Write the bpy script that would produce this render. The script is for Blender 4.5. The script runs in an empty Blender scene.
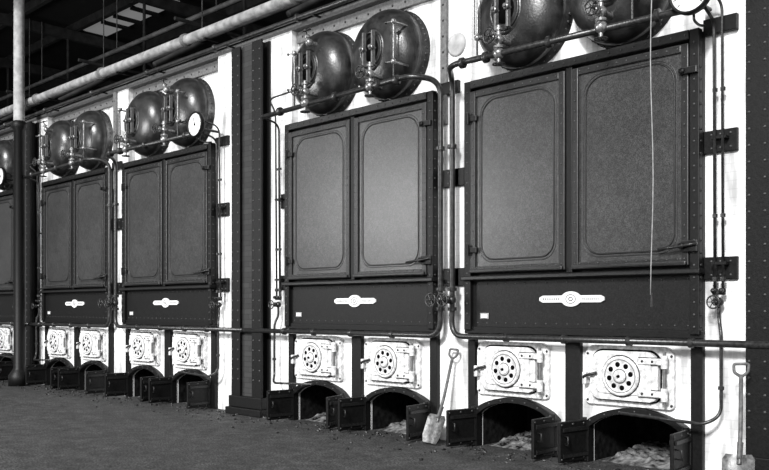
import bpy, bmesh, math, random
from mathutils import Vector, Matrix
random.seed(7)
scene = bpy.context.scene
scene.view_settings.view_transform = 'Standard'
W = 2.65
# (left edge, mirrored: inner/paired side on the right)
Xs = [(-23.45, True), (-20.35, False), (-16.48, True), (-13.34, False), (-8.97, True), (-5.87, False)]

# ---------------------------------------------------------------- materials
def mat(name, c1, c2=None, rough=0.6, metal=0.0, scale=30.0, bump=0.0, spec=0.5, bscale=None, detail=6, grain=0, patch=0, gs=150):
    m = bpy.data.materials.new(name); m.use_nodes = True
    nt = m.node_tree; b = nt.nodes['Principled BSDF']
    if c2 is None: c2 = c1
    tc = nt.nodes.new('ShaderNodeTexCoord')
    def noise(sc, det=6):
        n = nt.nodes.new('ShaderNodeTexNoise'); n.inputs['Scale'].default_value = sc; n.inputs['Detail'].default_value = det
        nt.links.new(tc.outputs['Object'], n.inputs['Vector']); return n
    n = noise(scale, detail)
    r = nt.nodes.new('ShaderNodeValToRGB')
    r.color_ramp.elements[0].position = 0.35; r.color_ramp.elements[1].position = 0.68
    r.color_ramp.elements[0].color = (c1, c1, c1, 1); r.color_ramp.elements[1].color = (c2, c2, c2, 1)
    nt.links.new(n.outputs['Fac'], r.inputs['Fac']); col = r.outputs['Color']
    for amt, sc, lo, hi in ((grain, gs, .38, .62), (patch, 2.3, .35, .65)):
        if amt:
            g = noise(sc, 4); rr = nt.nodes.new('ShaderNodeValToRGB'); rr.color_ramp.elements[0].position = lo; rr.color_ramp.elements[1].position = hi
            rr.color_ramp.elements[0].color = (1 - amt,) * 3 + (1,); rr.color_ramp.elements[1].color = (1 + amt,) * 3 + (1,)
            nt.links.new(g.outputs['Fac'], rr.inputs['Fac'])
            mx = nt.nodes.new('ShaderNodeMix'); mx.data_type = 'RGBA'; mx.blend_type = 'MULTIPLY'; mx.inputs[0].default_value = 1
            nt.links.new(col, mx.inputs[6]); nt.links.new(rr.outputs['Color'], mx.inputs[7]); col = mx.outputs[2]
    nt.links.new(col, b.inputs['Base Color'])
    b.inputs['Roughness'].default_value = rough; b.inputs['Metallic'].default_value = metal
    b.inputs['Specular IOR Level'].default_value = spec
    if bump:
        n2 = noise(bscale or scale * 2, 5)
        bp = nt.nodes.new('ShaderNodeBump'); bp.inputs['Strength'].default_value = bump; bp.inputs['Distance'].default_value = 0.02
        nt.links.new(n2.outputs['Fac'], bp.inputs['Height']); nt.links.new(bp.outputs['Normal'], b.inputs['Normal'])
    return m
M = {}
M['iron'] = mat('black_iron', .002, .007, .5, 0, 40, .12, .28)
M['door'] = mat('grey_door_paint', .024, .040, .36, 0, 30, .06, .5, bscale=60, grain=.55, patch=.16, gs=110)
M['rim'] = mat('door_rim_iron', .006, .015, .42, 0, 40, .10, .42)
M['rivet'] = mat('rivet_iron', .03, .06, .4, 0, 40, 0, .6)
M['panel'] = mat('lower_panel_iron', .003, .010, .5, 0, 60, .12, .28, grain=.5)
M['drum'] = mat('drum_steel', .008, .034, .31, 0, 9, .12, .65, bscale=45, grain=.4)
M['pipe'] = mat('dark_pipe', .012, .045, .32, .2, 30, .1, .6)
M['brass'] = mat('worn_brass_fitting', .16, .45, .32, .6, 40, .1, .6)
M['lag'] = mat('lagged_pipe_cover', .18, .38, .8, 0, 9, .2)
M['pale'] = mat('pale_column_paint', .30, .5, .7, 0, 9, .2)
M['white'] = mat('white_fire_door_paint', .46, .9, .6, 0, 22, .35, .3, grain=.12)
M['dark'] = mat('flat_black', .002, .004, .95, 0, 20, 0, .05)  # plain black; also paints the shade in fire-door gaps and vent holes
M['lining'] = mat('dark_pit_lining', .004, .018, .95, 0, 14, .4, .05)  # near-black colour for the inside of the ash pits
M['plate'] = mat('enamel_plate', .75, .9, .4)
M['ash'] = mat('ash', .004, .26, .95, 0, 13, .9, .1)
M['tie'] = mat('grey_tie_plate', .10, .17, .6, 0, 30, .1)
M['ceil'] = mat('sooty_roof', .004, .010, .9, 0, 3)
M['beam'] = mat('roof_beam', .012, .035, .8, 0, 6)
M['rpipe'] = mat('roof_pipe_paint', .06, .14, .6, 0, 6)
M['shov'] = mat('shovel_steel', .05, .16, .4, .3, 25, .1)
M['wood'] = mat('ash_wood_handle', .06, .16, .6, 0, 25, .1)
M['cord'] = mat('cord', .25, .4, .8, 0, 25)
M['coal'] = mat('coal', .003, .03, .4, 0, 30, .3)
M['floor'] = mat('cinder_floor', .034, .066, .70, 0, 7.0, .5, .35, bscale=30, grain=.75, patch=.18, gs=48)

def brick_mat(name, a, b_, mo, rough=.7, bump=.25, grime=0):
    m = bpy.data.materials.new(name); m.use_nodes = True
    nt = m.node_tree; b = nt.nodes['Principled BSDF']
    tc = nt.nodes.new('ShaderNodeTexCoord'); mp = nt.nodes.new('ShaderNodeMapping')
    mp.inputs['Rotation'].default_value = (math.radians(90), 0, 0)
    br = nt.nodes.new('ShaderNodeTexBrick')
    br.inputs['Color1'].default_value = (a, a, a, 1); br.inputs['Color2'].default_value = (b_, b_, b_, 1); br.inputs['Mortar'].default_value = (mo, mo, mo, 1)
    br.inputs['Scale'].default_value = 1; br.inputs['Brick Width'].default_value = .23; br.inputs['Row Height'].default_value = .075; br.inputs['Mortar Size'].default_value = .004
    nt.links.new(tc.outputs['Object'], mp.inputs['Vector']); nt.links.new(mp.outputs['Vector'], br.inputs['Vector'])
    col = br.outputs['Color']
    if grime:
        m2 = nt.nodes.new('ShaderNodeMapping'); m2.inputs['Scale'].default_value = (5, 5, 1.1); nt.links.new(tc.outputs['Object'], m2.inputs['Vector'])
        n = nt.nodes.new('ShaderNodeTexNoise'); n.inputs['Scale'].default_value = 1.3; n.inputs['Detail'].default_value = 9; nt.links.new(m2.outputs['Vector'], n.inputs['Vector'])
        r = nt.nodes.new('ShaderNodeValToRGB'); r.color_ramp.elements[0].position = .34; r.color_ramp.elements[1].position = .52
        r.color_ramp.elements[0].color = (1 - grime,) * 3 + (1,); r.color_ramp.elements[1].color = (1, 1, 1, 1); nt.links.new(n.outputs['Fac'], r.inputs['Fac'])
        mx = nt.nodes.new('ShaderNodeMix'); mx.data_type = 'RGBA'; mx.blend_type = 'MULTIPLY'; mx.inputs[0].default_value = 1
        nt.links.new(col, mx.inputs[6]); nt.links.new(r.outputs['Color'], mx.inputs[7]); col = mx.outputs[2]
    nt.links.new(col, b.inputs['Base Color']); b.inputs['Roughness'].default_value = rough
    bp = nt.nodes.new('ShaderNodeBump'); bp.inputs['Strength'].default_value = bump; bp.inputs['Distance'].default_value = .005; bp.invert = True
    nt.links.new(br.outputs['Fac'], bp.inputs['Height']); nt.links.new(bp.outputs['Normal'], b.inputs['Normal'])
    return m
M['brick'] = brick_mat('white_glazed_brick', .94, .91, .82, .5, .2, .5)
M['dbrick'] = brick_mat('dark_brick', .022, .035, .012, .8, .4)
def emis(name, v):
    m = bpy.data.materials.new(name); m.use_nodes = True
    b = m.node_tree.nodes['Principled BSDF']; b.inputs['Base Color'].default_value = (.5, .5, .5, 1)
    b.inputs['Emission Color'].default_value = (1, 1, 1, 1); b.inputs['Emission Strength'].default_value = v
    return m
M['sky'] = emis('skylight_glass', .13)

# ---------------------------------------------------------------- builder
class B:
    def __init__(s):
        s.bm = bmesh.new(); s.mats = []; s.f = lambda p: p
    def mi(s, m):
        if m not in s.mats: s.mats.append(m)
        return s.mats.index(m)
    def v(s, p): return s.bm.verts.new(s.f(Vector(p)))
    def face(s, vs, m, smooth=False):
        try: f = s.bm.faces.new(vs)
        except ValueError: return None
        f.material_index = s.mi(m); f.smooth = smooth; return f
    def box(s, x0, x1, y0, y1, z0, z1, m, bev=0):
        vs = [s.v((x, y, z)) for z in (z0, z1) for y in (y0, y1) for x in (x0, x1)]
        fs = [s.face([vs[i] for i in q], m) for q in ((0, 1, 3, 2), (4, 5, 7, 6), (0, 1, 5, 4), (2, 3, 7, 6), (0, 2, 6, 4), (1, 3, 7, 5))]
        if bev:
            es = list({e for f in fs for e in f.edges})
            bmesh.ops.bevel(s.bm, geom=es, offset=bev, segments=2, affect='EDGES', profile=.5)
    def obox(s, c, ax, ay, az, m):
        c = Vector(c); vs = [s.v(c + Vector(ax) * i + Vector(ay) * j + Vector(az) * k) for k in (-1, 1) for j in (-1, 1) for i in (-1, 1)]
        for q in ((0, 1, 3, 2), (4, 5, 7, 6), (0, 1, 5, 4), (2, 3, 7, 6), (0, 2, 6, 4), (1, 3, 7, 5)): s.face([vs[i] for i in q], m)
    def prism(s, pts, y0, y1, m, bev=0):
        a = [s.v((x, y0, z)) for x, z in pts]; b = [s.v((x, y1, z)) for x, z in pts]; n = len(pts)
        f0 = s.face(a, m); s.face(b[::-1], m)
        for i in range(n): s.face([a[i], a[(i + 1) % n], b[(i + 1) % n], b[i]], m)
        if bev and f0: bmesh.ops.bevel(s.bm, geom=list(f0.edges), offset=bev, segments=2, affect='EDGES', profile=.5)
    def lathe(s, o, ax, prof, m, seg=16, ey=1.0):
        o = Vector(o); ax = Vector(ax).normalized(); u = ax.orthogonal().normalized() if abs(ax.y) < .9 else Vector((1, 0, 0)); w = ax.cross(u)
        rings = []
        for r, h in prof:
            if r < 1e-6: rings.append([s.v(o + ax * h)])
            else: rings.append([s.v(o + ax * h + (u * math.cos(2 * math.pi * i / seg) + w * ey * math.sin(2 * math.pi * i / seg)) * r) for i in range(seg)])
        for a, b in zip(rings, rings[1:]):
            for i in range(seg):
                j = (i + 1) % seg
                if len(a) == 1 and len(b) == 1: continue
                if len(a) == 1: s.face([a[0], b[j], b[i]], m, True)
                elif len(b) == 1: s.face([a[i], a[j], b[0]], m, True)
                else: s.face([a[i], a[j], b[j], b[i]], m, True)
    def cyl(s, p0, p1, r, m, seg=14, r2=None):
        p0 = Vector(p0); p1 = Vector(p1); L = (p1 - p0).length; r2 = r if r2 is None else r2
        s.lathe(p0, p1 - p0, [(0, 0), (r, 0), (r, .001), (r2, L - .001), (r2, L), (0, L)], m, seg)
    def ball(s, c, r, m, seg=12, sz=1):
        s.lathe(c, (0, 0, 1), [(r * math.sin(math.pi * i / 8), -r * sz * math.cos(math.pi * i / 8)) for i in range(9)], m, seg)
    def rivet(s, p, m, n=(0, -1, 0), r=.013):
        s.lathe(p, n, [(r, 0), (r * .8, r * .5), (0, r * .85)], m, 6)
    def tube(s, pts, r, m, seg=10, fil=0, closed=False):
        pts = [Vector(p) for p in pts]
        if fil and not closed:
            out = [pts[0]]
            for a, b, c in zip(pts, pts[1:], pts[2:]):
                d1 = (a - b); d2 = (c - b); k = min(fil, d1.length * .49, d2.length * .49)
                p = b + d1.normalized() * k; q = b + d2.normalized() * k
                for i in range(8):
                    t = i / 7; out.append(p * (1 - t) ** 2 + b * 2 * t * (1 - t) + q * t * t)
            out.append(pts[-1]); pts = out
        n = len(pts); T = []
        for i in range(n):
            if closed: t = pts[(i + 1) % n] - pts[i - 1]
            else: t = pts[min(i + 1, n - 1)] - pts[max(i - 1, 0)]
            T.append(t.normalized())
        u = T[0].orthogonal().normalized(); rings = []
        for i in range(n):
            u = (u - T[i] * u.dot(T[i])).normalized(); w = T[i].cross(u)
            rings.append([s.v(pts[i] + (u * math.cos(2 * math.pi * k / seg) + w * math.sin(2 * math.pi * k / seg)) * r) for k in range(seg)])
        for i in range(n if closed else n - 1):
            a = rings[i]; b = rings[(i + 1) % n]
            for k in range(seg): s.face([a[k], a[(k + 1) % seg], b[(k + 1) % seg], b[k]], m, True)
        if not closed: s.face(rings[0], m); s.face(rings[-1][::-1], m)
    def ring(s, c, R, r, m, n=(0, -1, 0), seg=22, ey=1):
        n = Vector(n).normalized(); u = Vector((1, 0, 0)) if abs(n.x) < .9 else Vector((0, 1, 0)); w = n.cross(u)
        s.tube([Vector(c) + (u * math.cos(2 * math.pi * i / seg) + w * ey * math.sin(2 * math.pi * i / seg)) * R for i in range(seg)], r, m, 6, closed=True)
    def wheel(s, c, R, m, n=(0, -1, 0)):
        s.ring(c, R, R * .13, m, n, 18)
        n = Vector(n).normalized(); u = Vector((1, 0, 0)) if abs(n.x) < .9 else Vector((0, 1, 0)); w = n.cross(u)
        for i in range(3):
            a = math.pi * i / 3; d = (u * math.cos(a) + w * math.sin(a)) * R
            s.cyl(Vector(c) - d, Vector(c) + d, R * .08, m, 6)
        s.cyl(Vector(c) - n * R * .2, Vector(c) + n * R * .25, R * .22, m, 8)
    def mesh(s, name):
        bmesh.ops.recalc_face_normals(s.bm, faces=s.bm.faces)
        me = bpy.data.meshes.new(name); s.bm.to_mesh(me); s.bm.free()
        for m in s.mats: me.materials.append(M[m])
        return me
def obj(name, me, loc=(0, 0, 0), parent=None):
    o = bpy.data.objects.new(name, me); scene.collection.objects.link(o); o.location = loc
    if parent: o.parent = parent
    return o
def rrect(x0, x1, z0, z1, r, n=6, rb=None):
    rb = r if rb is None else rb; out = []
    for cx, cz, a0, q in ((x1 - rb, z0 + rb, -90, rb), (x1 - r, z1 - r, 0, r), (x0 + r, z1 - r, 90, r), (x0 + rb, z0 + rb, 180, rb)):
        for i in range(n + 1):
            a = math.radians(a0 + 90 * i / n); out.append((cx + q * math.cos(a), cz + q * math.sin(a)))
    return out

ZB, ZD, ZT = 1.27, 1.86, 3.97     # panel bottom, door sill, top
ASH = [(.14, 1.10), (1.52, 2.50)]
DR = [.68, 1.84]
ZDR, RDR = 4.58, .545

# ---------------------------------------------------------------- shared meshes of a boiler
def m_casing():
    b = B()
    b.box(0, W, .0, 3.6, ZB, ZT, 'iron')
    b.box(0, W, .9, 3.6, 0, ZB, 'dbrick')
    b.box(0, W, -.05, .0, ZB, ZT, 'iron')
    for x in (0, W - .09): b.box(x, x + .09, -.13, -.05, ZB, ZT + .02, 'iron', .008)
    b.box(.09, W - .09, -.14, -.05, ZT - .07, ZT + .02, 'rim', .01)
    b.box(-.02, W + .02, -.17, -.05, ZD - .05, ZD + .0, 'rim', .012)
    b.box(-.02, W + .02, -.10, -.05, ZB - .04, ZB + .04, 'iron', .01)
    b.box(.09, W - .09, -.075, -.05, ZB + .04, ZD - .05, 'panel')
    b.box(W / 2 - .035, W / 2 + .035, -.125, -.05, ZD, ZT - .07, 'iron', .008)
    z = ZB + .07
    while z < ZT:
        for x in (.045, W - .045): b.rivet((x, -.13, z), 'rivet', r=.012)
        b.rivet((W, -.09, z), 'rim', (1, 0, 0), r=.014)
        z += .11
    x = .15
    while x < W - .1:
        b.rivet((x, -.14, ZT - .025), 'rivet', r=.011); b.rivet((x, -.075, ZD - .09), 'rivet', r=.009); b.rivet((x, -.075, ZB + .08), 'rivet', r=.009)
        x += .125
    for z in (2.98, 1.86):
        b.box(W, W + .30, -.035, 0, z - .10, z + .10, 'iron', .006)
        b.box(-.20, 0, -.035, 0, z - .10, z + .10, 'iron', .006)
        for dx in (.07, .15, .24):
            for dz in (-.06, .06): b.rivet((W + dx, -.035, z + dz), 'rivet')
    b.box(W, W + .3, -.05, 0, 3.93, 4.07, 'iron', .006)
    for x0, x1 in ((0, .10), (W / 2 - .085, W / 2 + .085), (W - .11, W)):
        b.box(x0, x1, -.06, 0, 0, ZB - .04, 'iron', .006)
    for c in DR: b.box(c - .35, c + .35, .2, .4, ZT, ZT + .12, 'iron')
    for x0, x1 in ((0, ASH[0][0]), (ASH[0][1], ASH[1][0]), (ASH[1][1], W)):
        b.box(x0, x1, .03, .9, 0, .62, 'lining')
    for a, c in ASH:
        b.box(a, c, .03, .9, .52, .62, 'lining')
        for i in range(9): b.box(a + .06 + i * .1, a + .09 + i * .1, .1, .88, .44, .5, 'dark')
    b.box(0, W, .88, .9, 0, .62, 'lining')
    return b.mesh('casing')
def m_door(handle):
    b = B(); w = W / 2 - .09 - .045; x0, x1, z0, z1 = 0, w, ZD + .03, ZT - .10
    b.box(x0, x1, -.115, -.05, z0, z1, 'door', .012)
    t = .07
    for q in ((x0, x0 + t, z0, z1), (x1 - t, x1, z0, z1)): b.box(q[0], q[1], -.14, -.11, q[2], q[3], 'rim', .008)
    for q in ((x0 + t, x1 - t, z0, z0 + t), (x0 + t, x1 - t, z1 - t, z1)): b.box(q[0], q[1], -.14, -.11, q[2], q[3], 'rim', .008)
    b.box(x0 + .01, x1 - .01, -.175, -.11, z0 - .0, z0 + .04, 'rim', .012)
    r = rrect(x0 + .14, x1 - .14, z0 + .14, z1 - .12, .2, 8, .16)
    b.tube([(x, -.115, z) for x, z in r], .009, 'rim', 6, closed=True)
    r = rrect(x0 + .115, x1 - .115, z0 + .115, z1 - .095, .21, 8, .17)
    b.tube([(x, -.115, z) for x, z in r], .006, 'door', 5, closed=True)
    z = z0 + .06
    while z < z1 - .03:
        for x in (x0 + .035, x1 - .035): b.rivet((x, -.14, z), 'rivet', r=.010)
        z += .10
    x = x0 + .09
    while x < x1 - .06:
        for z in (z0 + .057, z1 - .035): b.rivet((x, -.14, z), 'rivet', r=.010)
        x += .10
    if handle:
        b.cyl((x1 - .04, -.14, z0 + .17), (x1 - .04, -.21, z0 + .17), .028, 'iron')
        b.tube([(x1 - .26, -.19, z0 + .15), (x1 - .04, -.2, z0 + .17), (x1 + .10, -.18, z0 + .19)], .014, 'pipe', 8, .05)
        b.box(x1 - .06, x1 + .09, -.17, -.14, z0 + .12, z0 + .22, 'iron', .006)
        b.cyl((x1 - .04, -.14, z1 - .25), (x1 - .04, -.19, z1 - .25), .025, 'iron')
        b.box(x1 - .08, x1 + .09, -.175, -.14, z1 - .28, z1 - .22, 'iron', .006)
    else:
        for z in (z0 + .25, z1 - .3):
            b.box(x0 - .05, x0 + .1, -.16, -.13, z - .03, z + .03, 'iron', .006); b.cyl((x0 - .01, -.165, z - .06), (x0 - .01, -.165, z + .06), .018, 'iron', 8)
    return b.mesh('inspection_door')
def m_nameplate():
    b = B(); cx = W / 2; cz = 1.60; y = -.075
    L, h = .33, .035
    pts = [(-L - .04, -.015), (-L, -h), (-.12, -h)] + [(.115 * math.cos(math.radians(a)), .075 * math.sin(math.radians(a))) for a in range(205, 336, 10)] + [(.12, -h), (L, -h), (L + .04, -.015), (L + .04, .015), (L, h), (.12, h)] + [(.115 * math.cos(math.radians(a)), .075 * math.sin(math.radians(a))) for a in range(25, 156, 10)] + [(-.12, h), (-L, h), (-L - .04, .015)]
    b.prism([(cx + x, cz + z) for x, z in pts], y - .018, y + .002, 'plate', .003)
    b.ring((cx, y - .02, cz), .055, .004, 'tie', seg=18, ey=.8); b.ring((cx, y - .02, cz), .022, .005, 'tie', seg=12, ey=.8)
    for sx in (-1, 1):
        for i in range(9): b.box(cx + sx * (.14 + i * .022) - .005, cx + sx * (.14 + i * .022) + .005, y - .020, y - .016, cz - .011, cz + .011, 'tie')
    b.box(.19, .30, y - .012, y, 1.395, 1.455, 'tie', .003); b.box(.2, .29, y - .014, y, 1.405, 1.445, 'plate', .002)
    return b.mesh('maker_plate')
def m_firedoor():
    b = B()
    b.prism(rrect(-.48, .44, -.29, .285, .10, 5, .04), -.045, 0, 'white', .01)
    b.prism(rrect(-.405, .325, -.245, .25, .13, 6, .09), -.052, -.04, 'dark')  # black margin paints a crease shadow around the door leaf
    b.prism(rrect(-.39, .31, -.23, .235, .13, 6, .08), -.105, -.045, 'white', .016)
    b.prism(rrect(-.33, .25, -.17, .18, .09, 6, .07), -.118, -.10, 'white', .008)
    c = (-.055, 0, .0)
    b.lathe((c[0], -.112, c[2]), (0, -1, 0), [(.19, 0), (.19, .022), (.172, .034), (.16, .024), (.065, .024), (.06, .04), (.035, .05), (0, .051)], 'white', 28)
    b.ring((c[0], -.115, c[2]), .195, .007, 'rim', seg=28); b.ring((c[0], -.138, c[2]), .157, .004, 'tie', seg=28)
    for i in range(8):
        a = math.pi * 2 * i / 8 + .2
        b.lathe((c[0] + .112 * math.cos(a), -.137, c[2] + .112 * math.sin(a)), (0, -1, 0), [(.025, -.01), (.025, .002), (0, .0025)], 'dark', 12)  # black discs paint the shaded depth of the vent holes
    b.ring((c[0], -.139, c[2]), .066, .005, 'rim', seg=16); b.lathe((c[0], -.163, c[2]), (0, -1, 0), [(.016, 0), (.012, .02), (0, .024)], 'dark', 10)
    for z in (-.15, .15):
        b.box(.12, .41, -.135, -.105, z - .03, z + .03, 'white', .008); b.box(.12, .41, -.112, -.1, z - .038, z + .038, 'rim')
        b.cyl((.385, -.125, z - .06), (.385, -.125, z + .06), .032, 'white', 12)
        for x in (.17, .27): b.rivet((x, -.135, z), 'rim', r=.014)
    b.cyl((.385, -.125, -.24), (.385, -.125, .24), .016, 'tie', 8)
    b.tube([(-.45, -.09, -.07), (-.45, -.135, -.02), (-.3, -.14, .02)], .014, 'rim', 8, .03)
    b.box(-.465, -.425, -.13, -.045, -.10, .02, 'white', .008)
    for x in (-.45, .415):
        for z in (-.255, .2): b.rivet((x, -.045, z), 'rim', r=.015)
    return b.mesh('fire_door')
def arcpts(a, c, off=0, n=14):
    x0, x1 = a - off, c + off
    return [(x0 + (x1 - x0) * i / n, .36 + off * .3 + (.15 + off * .6) * math.sin(math.pi * i / n) ** .7) for i in range(n + 1)]
def m_ashframe(a, c):
    b = B(); o = arcpts(a, c, .06); i_ = arcpts(a, c)
    pts = [(o[0][0], 0)] + o + [(o[-1][0], 0), (i_[-1][0], 0)] + i_[::-1] + [(i_[0][0], 0)]
    b.prism(pts, -.09, .02, 'iron', .01)
    for k in range(1, 14, 2): b.rivet((o[k][0], -.09, o[k][1] - .03), 'rivet', r=.011)
    return b.mesh('ash_pit_frame')
def m_ashdoor():
    b = B()
    b.box(-.018, .018, -.38, 0, 0.03, .42, 'iron', .008)
    for z in (.09, .34):
        b.box(.018, .034, -.35, .02, z - .02, z + .02, 'rim', .004); b.box(-.034, -.018, -.35, .02, z - .02, z + .02, 'rim', .004)
    b.cyl((0, .0, .02), (0, 0, .44), .02, 'rim', 8)
    b.tube([(.02, -.32, .2), (.07, -.33, .2), (.07, -.33, .28), (.02, -.32, .28)], .009, 'rim', 6)
    for y in (-.36, -.2, -.04):
        for z in (.06, .39): b.rivet((.018, y, z), 'rivet', (1, 0, 0), .011)
    return b.mesh('ash_door')
def m_ash(a, c, k):
    b = B(); rnd = random.Random(k); nx, ny = 28, 14; g = []
    for j in range(ny + 1):
        row = []
        for i in range(nx + 1):
            x = a + .06 + (c - a - .12) * i / nx; y = .04 + .80 * j / ny
            e = min(1, min(i, nx - i) / 3) * min(1, j / 3)
            row.append(b.v((x, y, .002 + e * (.02 + .07 * j / ny + rnd.random() * .045))))
        g.append(row)
    for j in range(ny):
        for i in range(nx): b.face([g[j][i], g[j][i + 1], g[j + 1][i + 1], g[j + 1][i]], 'ash')
    return b.mesh('ash_heap')
def m_drum():
    b = B(); R = RDR
    prof2 = []
    for i in range(13):
        t = i / 12 * math.pi / 2; prof2.append((R * .985 * math.cos(t) ** .8 if i < 12 else 0, -.02 - .30 * math.sin(t)))
    b.lathe((0, 0, 0), (0, 1, 0), [(0, 1.8), (R, 1.8), (R, 0.02), (R * .985, .018), (R * .985, -.02)] + prof2, 'drum', 48)
    for i in range(44):
        a = 2 * math.pi * i / 44; n = (math.cos(a), 0, math.sin(a))
        b.rivet((R * n[0], .06, R * n[2]), 'drum', n, .014)
    b.lathe((0, -.265, 0), (0, -1, 0), [(.215, -.06), (.215, .03), (.185, .05), (.16, .05), (.155, .01), (0, .01)], 'drum', 28, 1.2)
    b.ring((0, -.317, 0), .172, .016, 'pipe', seg=28, ey=1.2)
    b.lathe((0, -.28, 0), (0, -1, 0), [(.13, 0), (.12, .04), (0, .05)], 'dark', 20, 1.2)
    for x in (-.075, .075):
        b.box(x - .018, x + .018, -.38, -.33, -.21, .21, 'tie', .008)
        b.cyl((x, -.30, 0), (x, -.43, 0), .018, 'tie', 8); b.cyl((x, -.38, 0), (x, -.405, 0), .036, 'brass', 6)
        for z in (-.2, .2): b.cyl((x, -.28, z), (x, -.35, z), .016, 'tie', 8)
    return b.mesh('steam_drum')
ME = dict(casing=m_casing(), dl=m_door(False), dr=m_door(True), plate=m_nameplate(), fire=m_firedoor(), af=[m_ashframe(*q) for q in ASH], ad=m_ashdoor(), ash=[m_ash(*q, i) for i, q in enumerate(ASH)], drum=m_drum())

def valve(b, p, up=(0, 0, 1), m='brass', R=.05, wheel=True):
    p = Vector(p); up = Vector(up).normalized()
    b.ball(p, R, m, 12)
    b.cyl(p, p + up * R * 2.0, R * .5, m, 10); b.cyl(p + up * R * 1.3, p + up * R * 1.7, R * .85, m, 6)
    if wheel:
        b.cyl(p + up * R * 2, p + up * R * 3, R * .2, 'pipe', 6); b.wheel(p + up * R * 3, R * 1.3, 'pipe', up)

def m_pipes(mir):
    b = B()
    if mir: b.f = lambda p: Vector((W - p.x, p.y, p.z))
    b.tube([(2.80, -.38, 4.08), (.05, -.46, 4.10), (-.14, -.16, 4.07), (-.14, -.16, 1.6), (-.14, -.17, 1.2), (.2, -.17, 1.2), (W + .85, -.17, 1.2)], .032, 'pipe', 12, .22)
    for x in (.25, .55, 1.3, 2.4): b.cyl((x - .018, -.395 - .028 * (2.8 - x), 4.085), (x + .018, -.395 - .028 * (2.8 - x), 4.085), .058, 'pipe', 14)
    for z in (1.5, 1.72, 3.3): b.cyl((-.14, -.16, z - .02), (-.14, -.16, z + .02), .054, 'pipe', 12)
    valve(b, (-.14, -.17, 1.6), (0, -1, 0), 'pipe', .055)
    for x in (.6, 1.3, 2.0, 2.6): b.cyl((x - .02, -.17, 1.2), (x + .02, -.17, 1.2), .048, 'pipe', 12)
    for x in (.1, 1.33, 2.6): b.box(x - .015, x + .015, -.17, -.04, 1.19, 1.21, 'iron')
    for k, cx in enumerate(DR):
        xx = cx + .02
        b.cyl((xx, -.20, 4.24), (xx, -.42, 4.24), .03, 'brass', 10)
        valve(b, (xx, -.44, 4.24), (0, -1, 0), 'brass', .055)
        b.cyl((xx, -.44, 4.11), (xx, -.44, 4.38), .026, 'brass', 10)
        b.cyl((xx, -.44, 4.15), (xx, -.44, 4.175), .055, 'brass', 10)
        b.cyl((xx, -.44, 4.33), (xx, -.44, 4.35), .045, 'brass', 10)
        b.ball((xx, -.44, 4.10), .06, 'brass', 12)
        b.cyl((xx, -.44, 4.0), (xx, -.44, 4.09), .02, 'brass', 8); b.wheel((xx, -.44, 3.99), .06, 'pipe', (0, 0, -1))
        gx = cx - .30 if k == 0 else cx + .30
        b.tube([(gx, -.10, 4.80), (gx, -.38, 4.80), (gx, -.38, 4.76)], .014, 'brass', 8, .03); b.tube([(gx, -.10, 4.34), (gx, -.38, 4.34), (gx, -.38, 4.38)], .014, 'brass', 8, .03)
        b.cyl((gx, -.38, 4.36), (gx, -.38, 4.78), .011, 'brass', 10)
        for z in (4.34, 4.80):
            b.ball((gx, -.38, z), .034, 'brass', 10); b.cyl((gx, -.38, z), (gx + .09, -.40, z), .009, 'brass', 6); b.ball((gx + .1, -.4, z), .018, 'pipe', 8)
        b.cyl((gx, -.38, 4.34), (gx, -.38, 4.12), .012, 'pipe', 8)
        for dx in (-.035, .035): b.cyl((gx + dx, -.38, 4.38), (gx + dx, -.38, 4.76), .006, 'pipe', 6)
    b.cyl((DR[1], -.18, 4.87), (DR[1], -.37, 4.87), .03, 'brass', 10); valve(b, (DR[1], -.39, 4.87), (0, -.4, 1), 'brass', .05)
    b.tube([(2.80, -.38, 4.08), (W + .13, -.12, 4.02), (W + .13, -.10, 1.64)], .015, 'pipe', 8, .1)
    b.tube([(DR[1] + .3, -.38, 4.32), (W + .02, -.38, 4.30), (W + .20, -.12, 4.2), (W + .20, -.10, 1.64)], .013, 'pipe', 8, .12)
    for x in (W + .13, W + .20):
        valve(b, (x, -.10, 1.66), (0, -1, 0), 'pipe', .028, False); b.cyl((x, -.1, 1.74), (x, -.1, 1.78), .028, 'pipe', 8)
        for z in (2.3, 3.4): b.cyl((x, -.1, z), (x, -.1, z + .03), .024, 'pipe', 8)
    b.cyl((W + .11, -.10, 1.64), (W + .22, -.10, 1.64), .018, 'pipe', 8)
    valve(b, (W + .165, -.1, 1.56), (0, -1, 0), 'pipe', .042)
    b.tube([(W + .165, -.10, 1.6), (W + .165, -.10, 1.4), (W + .20, -.14, 1.3), (W + .20, -.14, .58), (W + .1, -.24, .50), (1.95, -.24, .53)], .016, 'pipe', 8, .08)
    b.cyl((W + .20, -.14, .80), (W + .20, -.14, .83), .028, 'pipe', 8)
    for z in (3.0, 1.9): b.box(W + .1, W + .23, -.115, 0, z - .012, z + .012, 'iron')
    return b.mesh('feed_pipework')
PM = {True: m_pipes(True), False: m_pipes(False)}

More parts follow.
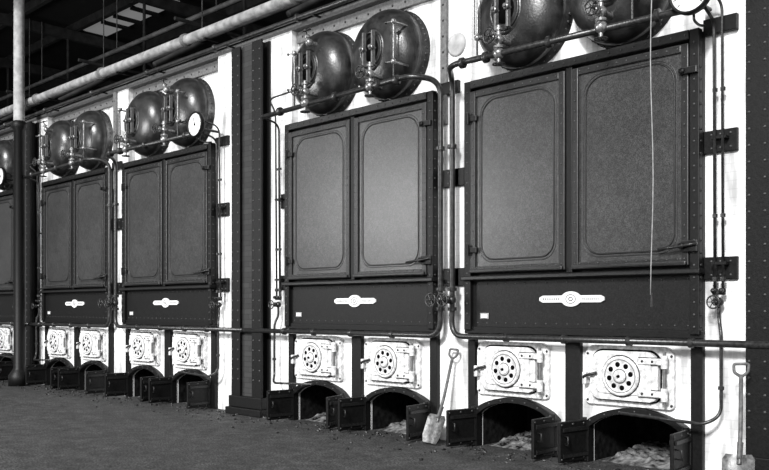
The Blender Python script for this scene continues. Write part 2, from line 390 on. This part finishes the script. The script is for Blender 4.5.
def m_gauge():
    b = B()
    b.lathe((0, 0, 0), (0, -1, 0), [(0, 0), (.18, 0), (.188, .01), (.188, .06), (.175, .072), (.165, .066), (.163, .05)], 'iron', 36)
    b.lathe((0, 0, 0), (0, -1, 0), [(.164, .052), (0, .052)], 'plate', 32)
    for i in range(11):
        a = math.radians(225 - 27 * i); u = Vector((math.cos(a), 0, math.sin(a))); w = Vector((-u.z, 0, u.x))
        b.obox(Vector((0, -.054, 0)) + u * .138, u * .014, w * .003, (0, .001, 0), 'dark')
    u = Vector((math.cos(1.9), 0, math.sin(1.9))); w = Vector((-u.z, 0, u.x))
    b.obox(Vector((0, -.057, 0)) + u * .04, u * .07, w * .004, (0, .001, 0), 'dark')
    b.cyl((0, -.05, 0), (0, -.064, 0), .013, 'dark', 12)
    b.tube([(0, 0.03, -.17), (0, .03, -.22), (0, .12, -.24), (0, .24, -.22)], .012, 'pipe', 8, .04)
    b.cyl((0, -.0, -.05), (0, .36, -.05), .02, 'pipe', 8)
    return b.mesh('pressure_gauge')
GM = m_gauge()

for X0, mir in Xs:
    e = bpy.data.objects.new('water_tube_boiler', None); scene.collection.objects.link(e); e.location = (X0, 0, 0); e.empty_display_size = .3
    obj('casing', ME['casing'], parent=e)
    obj('inspection_door_left', ME['dl'], (.09 + .003, 0, 0), e); obj('inspection_door_right', ME['dr'], (W / 2 + .04, 0, 0), e)
    obj('maker_plate', ME['plate'], parent=e)
    for i, c in enumerate((.60, 1.94)): obj('fire_door_%d' % (i + 1), ME['fire'], (c, -.001, .865), e)
    for i, (a, c) in enumerate(ASH):
        obj('ash_pit_frame_%d' % (i + 1), ME['af'][i], parent=e); obj('ash_heap_%d' % (i + 1), ME['ash'][i], parent=e)
        for k, (x, rz) in enumerate(((a - .03, -random.uniform(0, 10)), (c + .03, random.uniform(0, 16)))):
            o = obj('ash_door_%d_%d' % (i + 1, k + 1), ME['ad'], (x, -.10, .0), e); o.rotation_euler[2] = math.radians(rz)
    for i, c in enumerate(DR): obj('steam_drum_%d' % (i + 1), ME['drum'], (c, 0, ZDR), e)
    obj('feed_pipework', PM[mir], parent=e)
    if not mir: obj('pressure_gauge', GM, (W + .06, -.40, 4.20), e)

# ---------------------------------------------------------------- walls
b = B(); WT = 5.3
def base_piece(x0):
    pts = [(x0, 0)]
    for a, c in ASH: pts += [(x0 + a, 0)] + [(x0 + x, z) for x, z in arcpts(a, c)] + [(x0 + c, 0)]
    pts += [(x0 + W, 0), (x0 + W, ZB), (x0, ZB)]
    b.prism(pts, 0, .03, 'brick')
def top_piece(x0):
    pts = [(x0, ZT + .02)]
    for c in DR:
        R = RDR + .012; n = 40; g = .06; a0 = math.asin(g / R)
        pts.append((x0 + c - g, ZT + .02))
        for i in range(n + 1):
            a = -math.pi / 2 - a0 - (2 * math.pi - 2 * a0) * i / n
            pts.append((x0 + c + R * math.cos(a), ZDR + R * math.sin(a)))
        pts.append((x0 + c + g, ZT + .02))
    pts += [(x0 + W, ZT + .02), (x0 + W, WT), (x0, WT)]
    b.prism(pts, .12, .5, 'brick')
prev = -32.0
for X0, mir in Xs:
    b.box(prev, X0, 0, .5, 0, WT, 'brick')
    base_piece(X0); top_piece(X0); prev = X0 + W
b.box(prev, 4, 0, .5, 0, WT, 'brick')
b.box(-32, 4, 0, .6, WT, WT + .08, 'tie')
obj('wall_back', b.mesh('wall_back'))
b = B(); b.box(-34, 6, -16, 10, -.1, 0, 'floor'); obj('floor', b.mesh('floor'))
b = B(); b.box(-34, 6, 9.5, 9.8, 0, 8.6, 'dbrick'); obj('wall_rear', b.mesh('wall_rear'))
b = B(); b.box(-34, -33.7, -3, 9.5, 0, 8.6, 'dbrick'); obj('wall_left', b.mesh('wall_left'))
b = B(); b.box(-34, 6, -2.6, 9.8, 8.6, 8.8, 'ceil'); obj('ceiling', b.mesh('ceiling'))

for i, (X0, mir) in enumerate(Xs):
    b = B(); b.box(X0 + .02, X0 + W - .02, .07, .12, 5.13, 5.28, 'tie', .005)
    for k in range(12): b.rivet((X0 + .15 + k * .21, .07, 5.2), 'rim', r=.016)
    obj('trim_%d' % (i + 1), b.mesh('trim'))
    if mir:
        b = B(); x = X0 + W + .08; b.box(x - .045, x + .045, -.045, 0, 3.6, WT, 'tie', .006)
        for k in range(9): b.rivet((x, -.045, 3.7 + k * .18), 'rim', r=.014)
        obj('wall_tie_strap', b.mesh('wall_tie_strap'))
        b = B(); b.lathe((X0 + W + .25, 0, 4.48), (0, -1, 0), [(.13, 0), (.13, .015), (.11, .022), (0, .022)], 'pale', 28)
        obj('round_vent_cover', b.mesh('round_vent_cover'))

# loose coal lumps swept along the boiler fronts (one object)
b = B(); rnd = random.Random(3)
for i in range(900):
    x = rnd.uniform(-24, -1.5); y = -.12 - abs(rnd.gauss(0, .38)); r = rnd.uniform(.006, .022) * (1.5 if rnd.random() < .07 else 1)
    if y < -1.6: continue
    b.lathe((x, y, r * .45), (rnd.uniform(-.5, .5), rnd.uniform(-.5, .5), 1), [(0, -r * .6), (r, -r * .2), (r * .8, r * .4), (0, r * .7)], 'coal', 5)
for f_ in b.bm.faces: f_.smooth = False
obj('coal_crumbs', b.mesh('coal_crumbs'))

# long overhead pipes
b = B()
b.cyl((-33, -.24, 5.60), (4, -.24, 5.60), .075, 'lag', 20)
x = -32
while x < 4:
    b.cyl((x - .03, -.24, 5.60), (x + .03, -.24, 5.60), .10, 'tie', 18)
    b.box(x + .5, x + .54, -.26, -.002, 5.50, 5.525, 'iron'); x += 2.6
obj('overhead_steam_pipe', b.mesh('overhead_steam_pipe'))
b = B()
b.cyl((-33, -.12, 5.38), (4, -.12, 5.38), .035, 'pipe', 12)
x = -31.5
while x < 4: b.cyl((x - .02, -.12, 5.38), (x + .02, -.12, 5.38), .055, 'pipe', 12); b.box(x + .3, x + .33, -.13, -.002, 5.33, 5.35, 'iron'); x += 1.9
obj('overhead_water_pipe', b.mesh('overhead_water_pipe'))

# ---------------------------------------------------------------- built-up iron columns against the wall
def m_col():
    b = B(); H = 5.25
    for x0, x1, w0, w1 in ((-.34, -.14, -.27, -.23), (.14, .36, .22, .26)):
        b.box(x0, x1, -.17, -.14, 0, H, 'iron', .006); b.box(w0, w1, -.14, 0, 0, H, 'iron'); b.box(x0, x1, -.03, 0, 0, H, 'iron')
    b.box(-.23, .22, -.11, -.03, 0, H, 'dbrick')
    z = .5
    while z < H:
        for x in (-.31, -.18, .18, .32): b.rivet((x, -.17, z), 'rivet', r=.014)
        z += .14
    b.box(-.40, .42, -.24, 0, 0, .10, 'iron', .01); b.box(-.37, .39, -.20, 0, .10, .26, 'iron', .01)
    return b.mesh('riveted_iron_column')
CM = m_col()
for x in (-17.22, -9.78, -2.46): obj('riveted_iron_column', CM, (x, -.002, 0))
b = B()
b.lathe((0, 0, 0), (0, 0, 1), [(0, 0), (.20, 0), (.20, .2), (.13, .3), (.105, .35), (.10, 5.0), (.15, 5.05), (.15, 5.12), (.105, 5.18)], 'iron', 24)
b.lathe((0, 0, 0), (0, 0, 1), [(.105, 5.18), (.10, 8.2), (.17, 8.3), (.17, 8.58), (0, 8.58)], 'pale', 24)
obj('round_iron_column', b.mesh('round_iron_column'), (-16.72, -.46, 0))

# ---------------------------------------------------------------- roof
b = B()
for y in (-1.8, -.4, 1.0, 2.4, 4.4, 6.2, 8): b.box(-33.7, 6, y - .05, y + .05, 8.40, 8.6, 'beam')
obj('roof_purlins', b.mesh('roof_purlins'))
for k in range(9):
    x = -31 + k * 3.6
    b = B(); b.box(x - .06, x + .06, -2.4, 9.4, 8.15, 8.39, 'beam')
    b.cyl((x, .3, 5.7), (x, 4.2, 8.15), .05, 'beam', 8); b.cyl((x, 9.4, 5.5), (x, 4.2, 8.15), .05, 'beam', 8)
    b.cyl((x, .7, 6.6), (x, 9.4, 6.6), .035, 'beam', 8); b.cyl((x, 2.2, 6.6), (x, 2.2, 8.2), .035, 'beam', 8)
    obj('roof_truss', b.mesh('roof_truss'))
b = B(); b.box(-20.6, -17.0, 2.75, 3.35, 8.55, 8.595, 'sky')
for x in (-20.6, -19.5, -18.9, -18.1, -17.3): b.box(x, x + .16, 2.7, 3.4, 8.5, 8.56, 'ceil')
obj('window_1', b.mesh('window_1'))
b = B()
b.cyl((-33.6, 1.2, 6.35), (5, 1.2, 6.35), .07, 'rpipe', 14); b.cyl((-33.6, 1.5, 6.95), (5, 1.5, 6.95), .045, 'rpipe', 12)
for k in range(9):
    x = -31 + k * 3.6; b.cyl((x + .1, 1.2, 6.3), (x + .1, 1.2, 8.4), .012, 'rpipe', 6); b.cyl((x + .1, 1.5, 6.9), (x + .1, 1.5, 8.4), .012, 'rpipe', 6)
obj('roof_space_pipes', b.mesh('roof_space_pipes'))

# ---------------------------------------------------------------- pull cord
b = B()
pts = [(-3.40 + .012 * math.sin(z * 3), -.66, z) for z in [1.62 + i * .25 for i in range(28)]]
b.tube(pts, .0045, 'cord', 6)
b.cyl((-3.40, -.66, 1.52), (-3.40, -.66, 1.64), .012, 'pipe', 10, .007)
obj('pull_cord', b.mesh('pull_cord'))

# ---------------------------------------------------------------- shovels
def m_shovel():
    b = B()
    b.tube([(0, 0, .98), (0, 0, .5), (0, -.02, .36), (0, -.035, .28)], .017, 'wood', 10, .05)
    b.cyl((0, -.0, .42), (0, -.03, .24), .024, 'shov', 10, .02)
    b.tube([(0, 0, .96), (-.055, 0, 1.0), (-.06, 0, 1.07), (.06, 0, 1.07), (.055, 0, 1.0), (0, 0, .96)], .013, 'wood', 8, .02)
    n = 10; mrows = []
    for j in range(9):
        t = j / 8; z = .32 * (1 - t); hw = .125 if t < .75 else .125 - .03 * (t - .75) / .25
        if j == 0: hw = .10
        row = []
        for i in range(n + 1):
            s = i / n * 2 - 1; row.append((s * hw, -.035 - .035 * s * s + .02 * (1 - t) - .02 * t, z))
        mrows.append(row)
    for off in (0, .006):
        V = [[b.v((x, y + off, z)) for x, y, z in r] for r in mrows]
        for j in range(8):
            for i in range(n): b.face([V[j][i], V[j][i + 1], V[j + 1][i + 1], V[j + 1][i]], 'shov', True)
    return b.mesh('coal_shovel')
SM = m_shovel()
o = obj('coal_shovel', SM, (-6.12, -.34, .012)); o.rotation_euler = (math.radians(-14), math.radians(4), 0)
o = obj('coal_shovel', SM, (-2.68, -.60, .012)); o.rotation_euler = (math.radians(-15), math.radians(-3), math.radians(8))

# ---------------------------------------------------------------- light
w = bpy.data.worlds.new('world'); scene.world = w; w.use_nodes = True
bg = w.node_tree.nodes['Background']; bg.inputs[0].default_value = (1, 1, 1, 1); bg.inputs[1].default_value = .38
sd = bpy.data.lights.new('sun', 'SUN'); sd.energy = 3.9; sd.angle = math.radians(7)
so = bpy.data.objects.new('sun', sd); scene.collection.objects.link(so)
so.rotation_euler = Vector((-.35, 1, -.60)).to_track_quat('-Z', 'Y').to_euler()
def area(loc, tgt, e, sx, sy):
    ad = bpy.data.lights.new('added_area_light', 'AREA'); ad.energy = e; ad.size = sx; ad.size_y = sy; ad.shape = 'RECTANGLE'
    ao = bpy.data.objects.new('added_area_light', ad); scene.collection.objects.link(ao); ao.location = loc
    ao.rotation_euler = (Vector(tgt) - ao.location).to_track_quat('-Z', 'Y').to_euler()
area((-1, -9, 6.5), (-7, 0, 2.5), 450, 5, 3)  # unseen fill light added behind the camera to brighten the boiler fronts
area((-14.0, -8.5, 3.9), (-9, 0, 2.8), 540, 3.2, 2.2)  # unseen light added to put gloss highlights on the boiler doors

# ---------------------------------------------------------------- camera
f = 850.0; th = math.atan(879.5 / f)
cd = bpy.data.cameras.new('camera'); cam = bpy.data.objects.new('camera', cd); scene.collection.objects.link(cam)
cd.sensor_width = 36; cd.sensor_fit = 'HORIZONTAL'; cd.lens = f / 769 * 36; cd.shift_y = (309 - 235) / 769
cam.location = (0, -7.46, 1.5); cam.rotation_euler = (math.radians(90), 0, math.pi / 2 - th)
cd.clip_end = 200
scene.camera = cam
